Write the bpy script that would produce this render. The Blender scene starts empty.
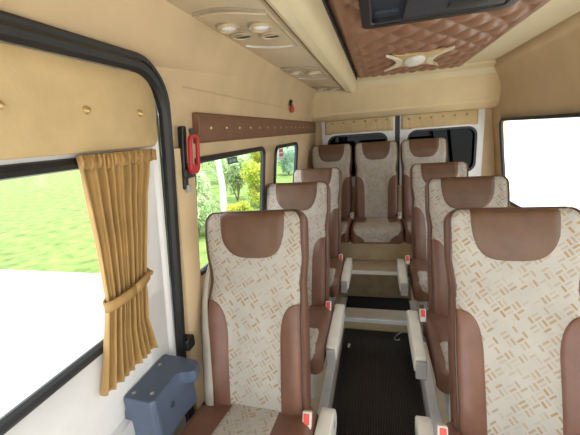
import bpy, bmesh, math, random
from mathutils import Vector, Matrix
C = bpy.context.scene.collection
R = random.Random(7)
PI = math.pi

# ------------------------------------------------------------------ materials
def mat(name):
    m = bpy.data.materials.new(name); m.use_nodes = True
    nt = m.node_tree; b = nt.nodes['Principled BSDF']
    return m, nt, b
def N(nt, t, **kw):
    n = nt.nodes.new(t)
    for k, v in kw.items(): setattr(n, k, v)
    return n
def setin(b, **kw):
    for k, v in kw.items():
        k = k.replace('_', ' ')
        b.inputs[k].default_value = v
def c4(c): return (c[0], c[1], c[2], 1)
def srgb(h):
    h = h.lstrip('#'); o = []
    for i in (0, 2, 4):
        v = int(h[i:i+2], 16)/255
        o.append(v/12.92 if v <= .04045 else ((v+.055)/1.055)**2.4)
    return tuple(o)
def plain(name, col, rough=.5, metal=0, var=.12, scale=18, bump=.0, bscale=200, spec=.5):
    """one colour with a soft mottling and an optional fine grain"""
    m, nt, b = mat(name)
    setin(b, Roughness=rough, Metallic=metal); b.inputs['Specular IOR Level'].default_value = spec
    tc = N(nt, 'ShaderNodeTexCoord')
    no = N(nt, 'ShaderNodeTexNoise'); no.inputs['Scale'].default_value = scale; no.inputs['Detail'].default_value = 3
    nt.links.new(tc.outputs['Object'], no.inputs['Vector'])
    r = N(nt, 'ShaderNodeValToRGB')
    r.color_ramp.elements[0].position = .3; r.color_ramp.elements[1].position = .7
    r.color_ramp.elements[0].color = c4([x*(1-var) for x in col]); r.color_ramp.elements[1].color = c4([min(1, x*(1+var)) for x in col])
    nt.links.new(no.outputs['Fac'], r.inputs['Fac']); nt.links.new(r.outputs['Color'], b.inputs['Base Color'])
    if bump:
        n2 = N(nt, 'ShaderNodeTexNoise'); n2.inputs['Scale'].default_value = bscale; n2.inputs['Detail'].default_value = 2
        nt.links.new(tc.outputs['Object'], n2.inputs['Vector'])
        bp = N(nt, 'ShaderNodeBump'); bp.inputs['Strength'].default_value = bump; bp.inputs['Distance'].default_value = .002
        nt.links.new(n2.outputs['Fac'], bp.inputs['Height']); nt.links.new(bp.outputs['Normal'], b.inputs['Normal'])
    return m
def dash_fabric(name, ground, dash):
    """pale cloth woven with groups of short slanting dashes, in UV metres"""
    m, nt, b = mat(name); setin(b, Roughness=.85)
    b.inputs['Specular IOR Level'].default_value = .2
    L = nt.links.new
    uv = N(nt, 'ShaderNodeUVMap')
    mp = N(nt, 'ShaderNodeMapping'); mp.inputs['Rotation'].default_value = (0, 0, PI/4+.18); mp.inputs['Scale'].default_value = (1/.029,)*3
    L(uv.outputs['UV'], mp.inputs['Vector'])
    sp = N(nt, 'ShaderNodeSeparateXYZ'); L(mp.outputs['Vector'], sp.inputs['Vector'])
    def M(op, a, bb=None, c=None):
        n = N(nt, 'ShaderNodeMath', operation=op)
        for i, v in enumerate((a, bb, c)):
            if v is None: continue
            if isinstance(v, (int, float)): n.inputs[i].default_value = v
            else: L(v, n.inputs[i])
        return n.outputs[0]
    x, y = sp.outputs['X'], sp.outputs['Y']
    fx, fy = M('FRACT', x), M('FRACT', y)
    ix, iy = M('FLOOR', x), M('FLOOR', y)
    par = M('FLOORED_MODULO', M('ADD', ix, iy), 2.0)
    # along / across the dash, swapped in every other cell
    al = M('ADD', M('MULTIPLY', fx, par), M('MULTIPLY', fy, M('SUBTRACT', 1.0, par)))
    ac = M('ADD', M('MULTIPLY', fy, par), M('MULTIPLY', fx, M('SUBTRACT', 1.0, par)))
    st = M('FRACT', M('MULTIPLY', ac, 2.0))
    s1 = M('MULTIPLY', M('GREATER_THAN', st, .25), M('LESS_THAN', st, .78))
    s2 = M('MULTIPLY', M('GREATER_THAN', al, .10), M('LESS_THAN', al, .90))
    wn = N(nt, 'ShaderNodeTexWhiteNoise', noise_dimensions='3D')
    cb = N(nt, 'ShaderNodeCombineXYZ'); L(ix, cb.inputs[0]); L(iy, cb.inputs[1]); L(M('FLOOR', M('MULTIPLY', ac, 2.0)), cb.inputs[2])
    L(cb.outputs[0], wn.inputs['Vector'])
    keep = M('MULTIPLY_ADD', wn.outputs['Value'], 1.25, -.30)
    f = M('MULTIPLY', M('MULTIPLY', s1, s2), M('MAXIMUM', keep, 0.0))
    no = N(nt, 'ShaderNodeTexNoise'); no.inputs['Scale'].default_value = 9; L(uv.outputs['UV'], no.inputs['Vector'])
    rp = N(nt, 'ShaderNodeValToRGB'); rp.color_ramp.elements[0].color = c4([v*.90 for v in ground]); rp.color_ramp.elements[1].color = c4(ground)
    rp.color_ramp.elements[0].position = .35; rp.color_ramp.elements[1].position = .65
    L(no.outputs['Fac'], rp.inputs['Fac'])
    mx = N(nt, 'ShaderNodeMix', data_type='RGBA'); mx.inputs['B'].default_value = c4(dash)
    L(f, mx.inputs['Factor']); L(rp.outputs['Color'], mx.inputs['A']); L(mx.outputs['Result'], b.inputs['Base Color'])
    wv = N(nt, 'ShaderNodeTexNoise'); wv.inputs['Scale'].default_value = 500; L(uv.outputs['UV'], wv.inputs['Vector'])
    bp = N(nt, 'ShaderNodeBump'); bp.inputs['Strength'].default_value = .25; bp.inputs['Distance'].default_value = .002
    L(wv.outputs['Fac'], bp.inputs['Height']); L(bp.outputs['Normal'], b.inputs['Normal'])
    return m
def glass(name, tint, gloss=.06):
    m = bpy.data.materials.new(name); m.use_nodes = True; nt = m.node_tree; nt.nodes.clear()
    o = N(nt, 'ShaderNodeOutputMaterial'); mx = N(nt, 'ShaderNodeMixShader'); mx.inputs[0].default_value = gloss
    t = N(nt, 'ShaderNodeBsdfTransparent'); t.inputs[0].default_value = c4(tint)
    g = N(nt, 'ShaderNodeBsdfGlossy'); g.inputs['Roughness'].default_value = .02
    nt.links.new(t.outputs[0], mx.inputs[1]); nt.links.new(g.outputs[0], mx.inputs[2]); nt.links.new(mx.outputs[0], o.inputs[0])
    return m
def leafmat(name, a, bcol):
    m, nt, b = mat(name); setin(b, Roughness=.6)
    oi = N(nt, 'ShaderNodeTexNoise'); oi.inputs['Scale'].default_value = 3.5
    tc = N(nt, 'ShaderNodeTexCoord'); nt.links.new(tc.outputs['Object'], oi.inputs['Vector'])
    r = N(nt, 'ShaderNodeValToRGB'); r.color_ramp.elements[0].color = c4(a); r.color_ramp.elements[1].color = c4(bcol)
    r.color_ramp.elements[0].position = .35; r.color_ramp.elements[1].position = .62
    nt.links.new(oi.outputs['Fac'], r.inputs['Fac']); nt.links.new(r.outputs['Color'], b.inputs['Base Color'])
    # light also comes through the leaves
    tr = N(nt, 'ShaderNodeBsdfTranslucent'); nt.links.new(r.outputs['Color'], tr.inputs[0])
    mx = N(nt, 'ShaderNodeMixShader'); mx.inputs[0].default_value = .45
    nt.links.new(b.outputs[0], mx.inputs[1]); nt.links.new(tr.outputs[0], mx.inputs[2])
    nt.links.new(mx.outputs[0], nt.nodes['Material Output'].inputs[0])
    return m

MT = dict(
    leather=plain('brown_leather', (.168, .080, .052), .42, var=.12, scale=14, bump=.35, bscale=260),
    headleather=plain('brown_headrest_leather', (.13, .067, .036), .42, var=.12, scale=14, bump=.35, bscale=260),
    piping=plain('dark_brown_piping', (.085, .04, .026), .5),
    fabric=dash_fabric('dash_pattern_fabric', (.455, .43, .385), (.33, .225, .12)),
    cream=plain('cream_plastic', (.74, .72, .65), .45, var=.05),
    tan=plain('tan_wall_lining', (.60, .455, .275), .6, var=.07, scale=5, bump=.12, bscale=150),
    tanpad=plain('tan_padding', (.56, .42, .22), .6, var=.10, scale=10, bump=.2, bscale=160),
    ceil=plain('cream_lining', (.74, .65, .46), .6, var=.05, scale=6, bump=.08),
    console=plain('cream_console_plastic', (.64, .53, .37), .4, var=.05, scale=6),
    duct=plain('pale_cream_duct', (.74, .64, .42), .35, var=.04, scale=5),
    header=plain('tan_header_lining', (.72, .57, .34), .55, var=.05, scale=5, bump=.08),
    button=plain('brown_button', (.30, .20, .09), .4, var=.1),
    bezel=plain('vent_bezel_plastic', (.50, .40, .26), .35, var=.05),  # tan darkened to carry the shade around lamps and nozzles
    mould=plain('grey_tan_moulding', (.33, .28, .20), .4, var=.06),
    navyhole=plain('dark_vent_opening', (.03, .024, .016), .6),
    bezelp=plain('service_panel_plastic', (.56, .46, .31), .35, var=.05),
    rail=plain('rail_brown_leather', (.175, .084, .045), .55, var=.10, scale=20, bump=.5, bscale=180),
    quilt=plain('quilted_brown_leather', (.29, .148, .092), .40, var=.10, scale=16, bump=.25, bscale=240),
    white=plain('white_painted_metal', (.78, .79, .80), .3, var=.03),
    grey=plain('grey_plastic', (.36, .36, .35), .45, var=.06),
    rubber=plain('black_rubber', (.012, .013, .015), .45, var=.2),
    mat=plain('black_ribbed_rubber', (.016, .016, .019), .32, var=.25, scale=30),
    carpet=plain('dark_carpet', (.012, .013, .02), .9, var=.35, scale=120, bump=.8, bscale=400),
    alu=plain('brushed_aluminium', (.76, .77, .77), .33, .25, var=.08, scale=12),
    vinyl=plain('beige_vinyl', (.58, .49, .35), .5, var=.08),
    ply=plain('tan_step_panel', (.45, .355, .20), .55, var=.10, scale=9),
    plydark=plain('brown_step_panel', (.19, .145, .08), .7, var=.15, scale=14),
    blue=plain('grey_blue_plastic', (.070, .098, .155), .38, var=.08, bump=.15, bscale=300),
    screw=plain('screw_steel', (.55, .56, .58), .3, .8),
    red=plain('red_plastic', (.45, .02, .025), .35, var=.08),
    redbtn=plain('red_button', (.70, .07, .05), .4, var=.05),
    black=plain('black_plastic', (.012, .012, .014), .4),
    navy=plain('dark_navy_plastic', (.022, .032, .055), .35, var=.15),
    lens=plain('white_lens', (.86, .88, .90), .15, var=.02),
    gold=plain('gold_plate', (.66, .48, .24), .4, .15, var=.12, scale=30),
    ivory=plain('ivory_inlay', (.80, .74, .58), .35, var=.05),
    brass=plain('brass_stud', (.62, .45, .22), .3, .7),
    curtain=plain('golden_tan_curtain', (.39, .24, .085), .75, var=.12, scale=12, bump=.3, bscale=350),
    belt=plain('grey_beige_webbing', (.40, .37, .31), .7, var=.06, bump=.4, bscale=500),
    glass=glass('clear_glass', (.96, .98, .97), .04),
    dark=glass('black_tinted_glass', (.008, .008, .008), .012),
    grass=plain('grass', (.15, .24, .05), .9, var=.45, scale=3, bump=1, bscale=40),
    concrete=plain('pale_concrete', (.62, .61, .58), .9, var=.08, scale=2),
    bark=plain('white_birch_bark', (.72, .70, .66), .8, var=.25, scale=9),
    barkb=plain('brown_bark', (.16, .12, .08), .9, var=.3, scale=14),
    lbirch=leafmat('birch_leaves', (.30, .45, .20), (.66, .74, .50)),
    lgreen=leafmat('green_leaves', (.09, .24, .05), (.26, .46, .12)),
    lyel=leafmat('yellow_green_leaves', (.34, .46, .05), (.66, .66, .12)),
    lblue=leafmat('blue_green_leaves', (.28, .46, .36), (.52, .68, .58)),
    sticker=plain('dark_green_sticker', (.05, .11, .09), .4),
    stickpale=plain('pale_sticker_print', (.30, .40, .42), .4),
    pink=plain('red_sticker', (.75, .22, .25), .4),
    paper=plain('white_paper', (.85, .85, .83), .8),
    tag=plain('red_cord', (.50, .05, .045), .7),
)

# ------------------------------------------------------------------ mesh helpers
class MB:
    def __init__(s): s.v = []; s.f = []; s.uv = {}
    def add(s, vs, fs):
        o = len(s.v); s.v += [tuple(p) for p in vs]; s.f += [tuple(i+o for i in f) for f in fs]; return s
    def grid(s, rows, closed=False, uvs=None, cap=False):
        """rows of points, all the same length"""
        o = len(s.v); n = len(rows[0])
        for r in rows: s.v += [tuple(p) for p in r]
        for i in range(len(rows)-1):
            for j in range(n if closed else n-1):
                k = (j+1) % n
                s.f.append((o+i*n+j, o+i*n+k, o+(i+1)*n+k, o+(i+1)*n+j))
        if uvs:
            for i, r in enumerate(uvs):
                for j, u in enumerate(r): s.uv[o+i*n+j] = u
        if cap:
            s.f.append(tuple(o+j for j in range(n))[::-1]); s.f.append(tuple(o+(len(rows)-1)*n+j for j in range(n)))
        return s
    def box(s, x0, x1, y0, y1, z0, z1):
        vs = [(x, y, z) for z in (z0, z1) for y in (y0, y1) for x in (x0, x1)]
        return s.add(vs, [(0, 2, 3, 1), (4, 5, 7, 6), (0, 1, 5, 4), (2, 6, 7, 3), (0, 4, 6, 2), (1, 3, 7, 5)])
    def tube(s, pts, r, n=8, closed=False, flat=None):
        pts = [Vector(p) for p in pts]; rows = []; m = len(pts); up = Vector((.13, .2, 1)).normalized()
        prev = None
        for i, p in enumerate(pts):
            a = pts[(i-1) % m] if (closed or i > 0) else p
            b = pts[(i+1) % m] if (closed or i < m-1) else p
            t = (b-a).normalized()
            if prev is None:
                q = t.cross(up)
                if q.length < .05: q = t.cross(Vector((1, 0, 0)))
            else: q = prev - t*prev.dot(t)
            q.normalize(); prev = q; w = t.cross(q)
            rr = r[i] if isinstance(r, (list, tuple)) else r
            rows.append([p + q*rr*math.cos(2*PI*k/n) + w*rr*math.sin(2*PI*k/n) for k in range(n)])
        if closed: rows.append(rows[0])
        return s.grid(rows, True, cap=not closed)
    def lathe(s, c, prof, axis='z', n=20):
        rows = []
        for r, h in prof:
            row = []
            for k in range(n):
                a = 2*PI*k/n; p = (r*math.cos(a), r*math.sin(a), h)
                if axis == 'x': p = (p[2], p[0], p[1])
                if axis == 'y': p = (p[1], p[2], p[0])
                row.append((c[0]+p[0], c[1]+p[1], c[2]+p[2]))
            rows.append(row)
        return s.grid(rows, True, cap=True)
    def prism(s, poly, axis, a, b):
        """closed 2D outline extruded along an axis; poly in the other two axes (in xyz order)"""
        def P(p, t):
            if axis == 'x': return (t, p[0], p[1])
            if axis == 'y': return (p[0], t, p[1])
            return (p[0], p[1], t)
        n = len(poly); o = len(s.v)
        s.v += [P(p, a) for p in poly]+[P(p, b) for p in poly]
        for i in range(n):
            k = (i+1) % n; s.f.append((o+i, o+k, o+n+k, o+n+i))
        s.f.append(tuple(o+i for i in range(n))[::-1]); s.f.append(tuple(o+n+i for i in range(n)))
        return s
    def build(s, name, m, parent=None, smooth=True, bevel=0, solid=0, segs=2, offset=0, angle=40):
        me = bpy.data.meshes.new(name); me.from_pydata(s.v, [], s.f); me.update()
        if s.uv:
            l = me.uv_layers.new(name='UVMap')
            for lp in me.loops: l.data[lp.index].uv = s.uv.get(lp.vertex_index, (0, 0))
        bm = bmesh.new(); bm.from_mesh(me); bmesh.ops.recalc_face_normals(bm, faces=bm.faces); bm.to_mesh(me); bm.free()
        return link(name, me, m, parent, smooth, bevel, solid, segs, offset, angle)
def link(name, me, m, parent=None, smooth=True, bevel=0, solid=0, segs=2, offset=0, angle=40):
    me.materials.append(m)
    if smooth:
        for p in me.polygons: p.use_smooth = True
        me.set_sharp_from_angle(angle=math.radians(angle))
    o = bpy.data.objects.new(name, me); C.objects.link(o)
    if solid:
        d = o.modifiers.new('s', 'SOLIDIFY'); d.thickness = solid; d.offset = offset
    if bevel:
        d = o.modifiers.new('b', 'BEVEL'); d.width = bevel; d.segments = segs; d.limit_method = 'ANGLE'; d.angle_limit = math.radians(35)
    if parent: o.parent = parent
    return o
def thing(name, label, cat, loc=(0, 0, 0), group=None, rz=0):
    o = bpy.data.objects.new(name, None); C.objects.link(o); o.location = loc; o.rotation_euler = (0, 0, rz)
    o.empty_display_size = .1
    return tag(o, label, cat, group)
def tag(o, label, cat, group=None, kind=None):
    o['label'] = label; o['category'] = cat
    if group: o['group'] = group
    if kind: o['kind'] = kind
    return o
def struct(o, label=None):
    o['kind'] = 'structure'
    if label: o['label'] = label
    return o
def dup(root, loc, label, group=None):
    r = root.copy(); C.objects.link(r); r.location = loc; r['label'] = label
    if group: r['group'] = group
    for ch in list(root.children):
        c = ch.copy(); C.objects.link(c); c.parent = r
        for g in list(ch.children):
            d = g.copy(); C.objects.link(d); d.parent = c
    return r
def lerp(tab, x):
    if x <= tab[0][0]: return tab[0][1]
    for (a, p), (b, q) in zip(tab, tab[1:]):
        if x <= b:
            t = (x-a)/(b-a); return p+(q-p)*t
    return tab[-1][1]
def smooth(a, b, x):
    t = min(1, max(0, (x-a)/(b-a))); return t*t*(3-2*t)
def rrect(u0, u1, v0, v1, r, n=6):
    if isinstance(r, (int, float)): r = (r,)*4      # corners: low-low, high-low, high-high, low-high
    pts = []
    for (cu, cv, a0, rr) in ((u0+r[0], v0+r[0], PI, r[0]), (u1-r[1], v0+r[1], 1.5*PI, r[1]), (u1-r[2], v1-r[2], 0, r[2]), (u0+r[3], v1-r[3], .5*PI, r[3])):
        for k in range(n+1):
            a = a0+.5*PI*k/n; pts.append((cu+rr*math.cos(a), cv+rr*math.sin(a)))
    return pts
def ring(mb, outer, inner, axis, a, b):
    """a flat frame between two outlines with equal point counts, extruded"""
    def P(p, t):
        return (t, p[0], p[1]) if axis == 'x' else ((p[0], t, p[1]) if axis == 'y' else (p[0], p[1], t))
    n = len(outer)
    rows = [[P(p, a) for p in outer], [P(p, b) for p in outer], [P(p, b) for p in inner], [P(p, a) for p in inner], [P(p, a) for p in outer]]
    return mb.grid(rows, True)

# ------------------------------------------------------------------ van shell
MID = .22                                        # the van's centre line; the camera stands over the aisle at x = 0
PROF = [(-.7, -.80), (.0, -.80), (.6, -.785), (1.0, -.735), (1.45, -.68), (1.62, -.662), (1.72, -.648), (1.80, -.622), (1.86, -.588), (1.90, -.555), (1.96, -.50)]
def wx(z): return lerp(PROF, z)
def wall(name, side, y0, y1, z0, z1, holes, m):
    bm = bmesh.new()
    def loop(pts):
        vs = [bm.verts.new((0, p[0], p[1])) for p in pts]
        return [bm.edges.new((vs[i], vs[(i+1) % len(vs)])) for i in range(len(vs))]
    ed = loop([(y0, z0), (y1, z0), (y1, z1), (y0, z1)])
    for h in holes: ed += loop(h)
    bmesh.ops.triangle_fill(bm, edges=ed, use_beauty=True)
    for z, _ in PROF:
        if z0 < z < z1:
            bmesh.ops.bisect_plane(bm, geom=bm.verts[:]+bm.edges[:]+bm.faces[:], plane_co=(0, 0, z), plane_no=(0, 0, 1))
    for v in bm.verts:
        x = wx(v.co.z); v.co.x = x if side < 0 else 2*MID-x
    bmesh.ops.recalc_face_normals(bm, faces=bm.faces)
    for f in bm.faces:
        if f.normal.x*side > 0: f.normal_flip()       # face the cabin
    me = bpy.data.meshes.new(name); bm.to_mesh(me); bm.free()
    return struct(link(name, me, m, None, True, solid=.014, offset=-1))
def on_wall(pts, side, inset=0):
    return [((wx(z)+inset) if side < 0 else (2*MID-wx(z)-inset), y, z) for y, z in pts]
def dense(pts, n=3):
    o = []
    for i in range(len(pts)):
        a, b = pts[i], pts[(i+1) % len(pts)]
        k = max(1, int(math.dist(a, b)/.06))
        for j in range(k): o.append((a[0]+(b[0]-a[0])*j/k, a[1]+(b[1]-a[1])*j/k))
    return o
W1 = rrect(1.135, 1.985, .95, 1.425, .045)
W2 = rrect(2.235, 2.90, .95, 1.415, .06)
def shear(pts): return [(y-(.022*max(0, z-.7)/.8 if y > .5 else 0), z) for y, z in pts]
DOOR = shear(rrect(-.30, 1.002, .02, 1.722, (.04, .06, .135, .04), 8))
wall_l = wall('wall_left', -1, -.6, 3.9, -.1, 1.96, [W1, W2, DOOR], MT['tan'])
RW1 = rrect(-.10, 1.60, .72, 1.48, .06); RW2 = rrect(1.70, 3.60, .72, 1.48, .06)
wall_r = wall('wall_right', 1, -.6, 3.9, -.1, 1.96, [RW1, RW2], MT['tan'])
def window(n, out, side):
    p = dense(out)
    mb = MB(); mb.tube(on_wall(p, side, .003), .0135, 8, True)
    cy, cz = sum(q[0] for q in p)/len(p), sum(q[1] for q in p)/len(p)
    pi = [(y-math.copysign(.004, y-cy), z-math.copysign(.004, z-cz)) for y, z in p]
    r0, r1 = on_wall(pi, side, .004), on_wall(pi, side, -.016)
    mb.grid([r0+r0[:1], r1+r1[:1]])
    f = struct(mb.build('window_%d' % n, MT['rubber']))
    bm = bmesh.new(); vs = [bm.verts.new(q) for q in on_wall(p, side, -.008)]
    bm.faces.new(vs); bmesh.ops.triangulate(bm, faces=bm.faces)
    me = bpy.data.meshes.new('pane'); bm.to_mesh(me); bm.free()
    link('pane', me, MT['glass'], f, False)
    return f
window(1, W1, -1); window(2, W2, -1); window(3, RW1, 1); window(4, RW2, 1)

# roof, quilted panel, cream border
mb = MB(); mb.box(-.62, 2*MID+.62, -.6, 3.95, 1.962, 2.0)
struct(mb.build('ceiling', MT['ceil'], smooth=False))
QX0, QX1, QY0, QY1 = -.172, .700, .10, 3.27
def quilt_h(x, y):
    a = (x-MID)/.158; b = y/.235
    s = abs(math.sin(PI*(a+b)))*abs(math.sin(PI*(a-b)))
    side = min(x-QX0, QX1-x); e = min(1, side/.03, (QY1-y)/.03, (y-QY0)/.05)
    k = smooth(.055, .085, side)                  # plain rolled border along both sides
    roll = math.sin(PI*min(1, max(0, side/.085)))
    return .002 + max(0, e)**.5*(k*.030*(s**.42)+(1-k)*.022*roll)
nx, ny = 74, 300
rows = [[(QX0+(QX1-QX0)*i/nx, QY0+(QY1-QY0)*j/ny, 1.958-quilt_h(QX0+(QX1-QX0)*i/nx, QY0+(QY1-QY0)*j/ny)) for i in range(nx+1)] for j in range(ny+1)]
mb = MB(); mb.grid(rows)
q = mb.build('quilted_ceiling_panel', MT['quilt'], solid=.004, angle=75)
tag(q, 'brown leather ceiling panel quilted in diamonds, along the middle of the roof', 'ceiling panel')

mb = MB(); mb.prism([(3.285, 1.9615), (3.285, 1.945), (3.40, 1.925), (3.4475, 1.880), (3.4475, 1.9615)], 'x', -.60, 2*MID+.60)
struct(mb.build('trim_16', MT['duct'], angle=28), 'pale ceiling strip between the quilted panel and the cross beam')
# rear header: rounded cross beam over the back doors
hp = [(3.448, 1.962), (3.448, 1.878), (3.456, 1.862), (3.50, 1.80), (3.55, 1.735), (3.585, 1.69), (3.60, 1.675), (3.605, 1.655), (3.66, 1.61), (3.70, 1.600), (3.86, 1.598), (3.86, 1.962)]
mb = MB(); mb.prism(hp, 'x', -.66, 2*MID+.66)
struct(mb.build('trim_1', MT['header'], angle=28), 'cream cross beam over the back doors')

# ------------------------------------------------------------------ back wall and doors
YB = 3.84
mb = MB()
mb.box(-.80, 2*MID+.80, YB, YB+.05, -.1, .9); mb.box(-.80, -.60, YB, YB+.05, .9, 1.962); mb.box(2*MID+.60, 2*MID+.8, YB, YB+.05, .9, 1.962)
mb.box(-.6, 2*MID+.6, YB, YB+.05, 1.60, 1.962)
struct(mb.build('wall_rear', MT['tan'], smooth=False))
def back_door(n, x0, x1, wx0, wx1):
    mb = MB()
    o = rrect(x0, x1, .86, 1.62, .02, 8); i = rrect(wx0, wx1, .98, 1.435, .09, 8)
    ring(mb, o, i, 'y', YB-.03, YB+.04)
    d = struct(mb.build('door_%d' % n, MT['white'], bevel=.004))
    mb = MB(); ring(mb, rrect(wx0-.028, wx1+.028, .952, 1.463, .11, 8), rrect(wx0-.006, wx1+.006, .974, 1.441, .095, 8), 'y', YB-.04, YB-.028)
    mb.build('window_frame', MT['white'], d, bevel=.004)
    mb = MB(); ring(mb, rrect(wx0-.006, wx1+.006, .974, 1.441, .095, 8), rrect(wx0+.014, wx1-.014, .994, 1.421, .08, 8), 'y', YB-.036, YB-.01)
    mb.build('window_seal', MT['rubber'], d)
    mb = MB(); mb.prism(rrect(wx0-.004, wx1+.004, .976, 1.439, .09, 8), 'y', YB+.012, YB+.018)
    mb.build('pane', MT['dark'], d, smooth=False)
    return d
back_door(2, -.60, .185, -.535, .105)
back_door(3, .235, 1.04, .315, .975)
mb = MB(); mb.box(.183, .237, YB-.02, YB+.03, .86, 1.63)
struct(mb.build('trim_2', MT['rubber'], smooth=False), 'black rubber seal between the two back doors')
def pelmet(x0, x1, label, xs, zb):
    p = thing('curtain_pelmet', label, 'pelmet', ((x0+x1)/2, YB-.06, 1.452), 'padded pelmets over the back windows')
    cx = (x0+x1)/2; w = x1-x0; H = .158
    nxx, nz = 90, 10; rows = []
    for j in range(nz+1):
        z = H*j/nz; r = []
        for i in range(nxx+1):
            x = -w/2+w*i/nxx
            d = 0
            for bx in xs:
                g = abs(x-(bx-cx)); fall = 1 if z < zb else max(0, 1-(z-zb)/.03)
                d = max(d, math.exp(-(g/.012)**2)*fall)
            e = min(1, (x+w/2)/.012, (w/2-x)/.012, z/.012, (H-z)/.012)
            r.append((x, .028-.026*max(0, e)**.5+.004*d*max(0, e), z))
        rows.append(r)
    mb = MB(); mb.grid(rows)
    mb.grid([[(-w/2, .028, 0), (w/2, .028, 0)], [(-w/2, .028, H), (w/2, .028, H)]])
    mb.build('padded_board', MT['tanpad'], p, angle=60)
    for bx in xs:
        mb = MB(); mb.lathe((bx-cx, .014, zb), [(.001, -.016), (.008, -.015), (.013, -.008), (.0135, 0), (.004, .004)], 'y', 12)
        mb.build('button', MT['button'], p)
    return p
pelmet(-.562, .168, 'padded tan pelmet with a row of six buttons over the left back door', [-.475, -.355, -.24, -.125, -.01, .10], .118)
pelmet(.248, .98, 'padded tan pelmet with buttons over the right back door', [.32, .43, .54, .65, .76, .87], .105)

# ------------------------------------------------------------------ overhead console with service panels, and air duct
mb = MB(); mb.prism([(-.62, 1.96), (-.60, 1.895), (-.582, 1.887), (-.44, 1.872), (-.306, 1.855), (-.300, 1.862), (-.30, 1.96)], 'y', .25, 3.47)
con = thing('overhead_console', 'long cream overhead console along the left wall, with vents and lamps', 'overhead console', (-.45, 1.9, 1.86))
def into(parent, mb, name, m, **kw):
    o = mb.build(name, m, parent, **kw); o.matrix_parent_inverse = Matrix.Translation(-Vector(parent.location)); return o
into(con, mb, 'console_shell', MT['console'], angle=25)
def cz(x): return lerp([(-.60, 1.895), (-.582, 1.887), (-.44, 1.872), (-.306, 1.855)], x)
def curved_strip(y0, bow, x0, x1, t, n=16):
    """lens shaped moulding across the underside, bowed along the van"""
    rows = []
    for k in range(n+1):
        x = x0+(x1-x0)*k/n; s = math.sin(PI*k/n); z = cz(x)
        ya = y0+bow*s; yb = ya+t*s+.001
        rows.append([(x, ya, z+.003), (x, ya, z-.006), (x, (ya+yb)/2, z-.010), (x, yb, z-.006), (x, yb, z+.003)])
    mb = MB(); mb.grid(rows, True, cap=True); return mb
for (y0, y1) in ((1.07, 1.50), (2.07, 2.50), (3.08, 3.36)):
    L = y1-y0
    mb = MB(); n = 12; rows = []
    for k in range(n+1):
        x = -.545+(.225)*k/n; s = math.sin(PI*k/n)
        ya = y0-.02*s; yb = y1+.02*s; z = cz(x)
        rows.append([(x, ya, z+.004), (x, ya+.004, z-.005), (x, yb-.004, z-.005), (x, yb, z+.004)])
    mb.grid(rows, True, cap=True)
    sp = into(con, mb, 'service_panel', MT['bezelp'], angle=35)
    cxm = -.432; yc = y0+L*.42
    def kid(mb, name, m, **kw):
        return mb.build(name, m, sp, **kw)
    kid(curved_strip(y0-.03, -.035, -.55, -.315, .022), 'moulding', MT['mould'])
    kid(curved_strip(y1-.045, .03, -.535, -.33, .035), 'call_strip', MT['cream'])
    for dx, dy, kind in ((-.058, -.072, 0), (.058, -.072, 0), (-.058, .045, 1), (.058, .045, 1)):
        x = cxm+dx; y = yc+dy*(L/.43); z = cz(x)-.003
        r = .040
        mb = MB(); mb.lathe((x, y, z), [(.02, .004), (r+.007, .004), (r+.007, -.0035), (r-.004, -.0042)], 'z', 24)
        kid(mb, 'shade_ring', MT['mould'])  # dark ring paints the shade round each lamp and nozzle
        d = .014 if kind == 0 else .009
        mb = MB(); mb.lathe((x, y, z), [(r-.004, -.003), (r, -.003), (r+.001, -d*.6), (r-.002, -d), (r-.005, -d), (r-.007, -d*.5), (r-.0075, -.003)], 'z', 24)
        mb.f = mb.f[:-2]
        kid(mb, 'bezel', MT['bezel'])
        mb = MB()
        if kind == 0:
            mb.lathe((x, y, z), [(.001, -.014), (.016, -.0135), (.026, -.010), (.031, -.0045), (.02, .003)], 'z', 24)
            kid(mb, 'reading_lamp', MT['lens'])
        else:
            mb.lathe((x, y, z), [(.033, -.0048), (.033, -.001), (.02, .004)], 'z', 24)
            kid(mb, 'air_nozzle', MT['navyhole'])
            mb = MB(); mb.box(x-.031, x+.031, y-.016, y-.006, z-.009, z-.0045)
            kid(mb, 'nozzle_flap', MT['bezel'], bevel=.002)
    mb = MB(); mb.lathe((cxm, yc-.02, cz(cxm)-.004), [(.001, -.006), (.011, -.006), (.013, 0)], 'z', 14)
    kid(mb, 'call_button', MT['grey'])
mb = MB(); mb.tube([(-.587, .25, 1.886), (-.587, 3.46, 1.886)], .0045, 6)
struct(mb.build('trim_17', MT['mould']), 'dark seam between the wall lining and the overhead console')
# duct
dp = [(-.288, 1.96), (-.288, 1.853), (-.284, 1.848), (-.258, 1.825), (-.254, 1.822), (-.218, 1.820), (-.203, 1.826), (-.191, 1.838), (-.183, 1.858), (-.179, 1.885), (-.178, 1.96)]
rows = []
for y, s in ((.25, 1), (3.30, 1), (3.36, .97), (3.41, .88), (3.445, .70), (3.46, .4)):
    rows.append([(-.235+(x+.235)*(.5+.5*s), y, 1.962-(1.962-z)*s) for x, z in dp])
mb = MB(); mb.grid(rows, True, cap=True)
tag(mb.build('air_duct', MT['duct'], angle=24), 'pale cream rounded air duct between the overhead console and the quilted ceiling', 'air duct')

mb = MB(); mb.box(-.2995, -.2885, .25, 3.44, 1.862, 1.955)
struct(mb.build('trim_14', MT['rubber'], smooth=False), 'dark seam strip between the overhead console and the air duct')
mb = MB(); mb.box(-.1775, -.170, .10, 3.28, 1.930, 1.955)  # black strip added in place of the shadow line beside the duct
struct(mb.build('trim_15', MT['rubber'], smooth=False), 'dark strip standing in for the shadow line between the air duct and the quilted ceiling')
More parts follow.
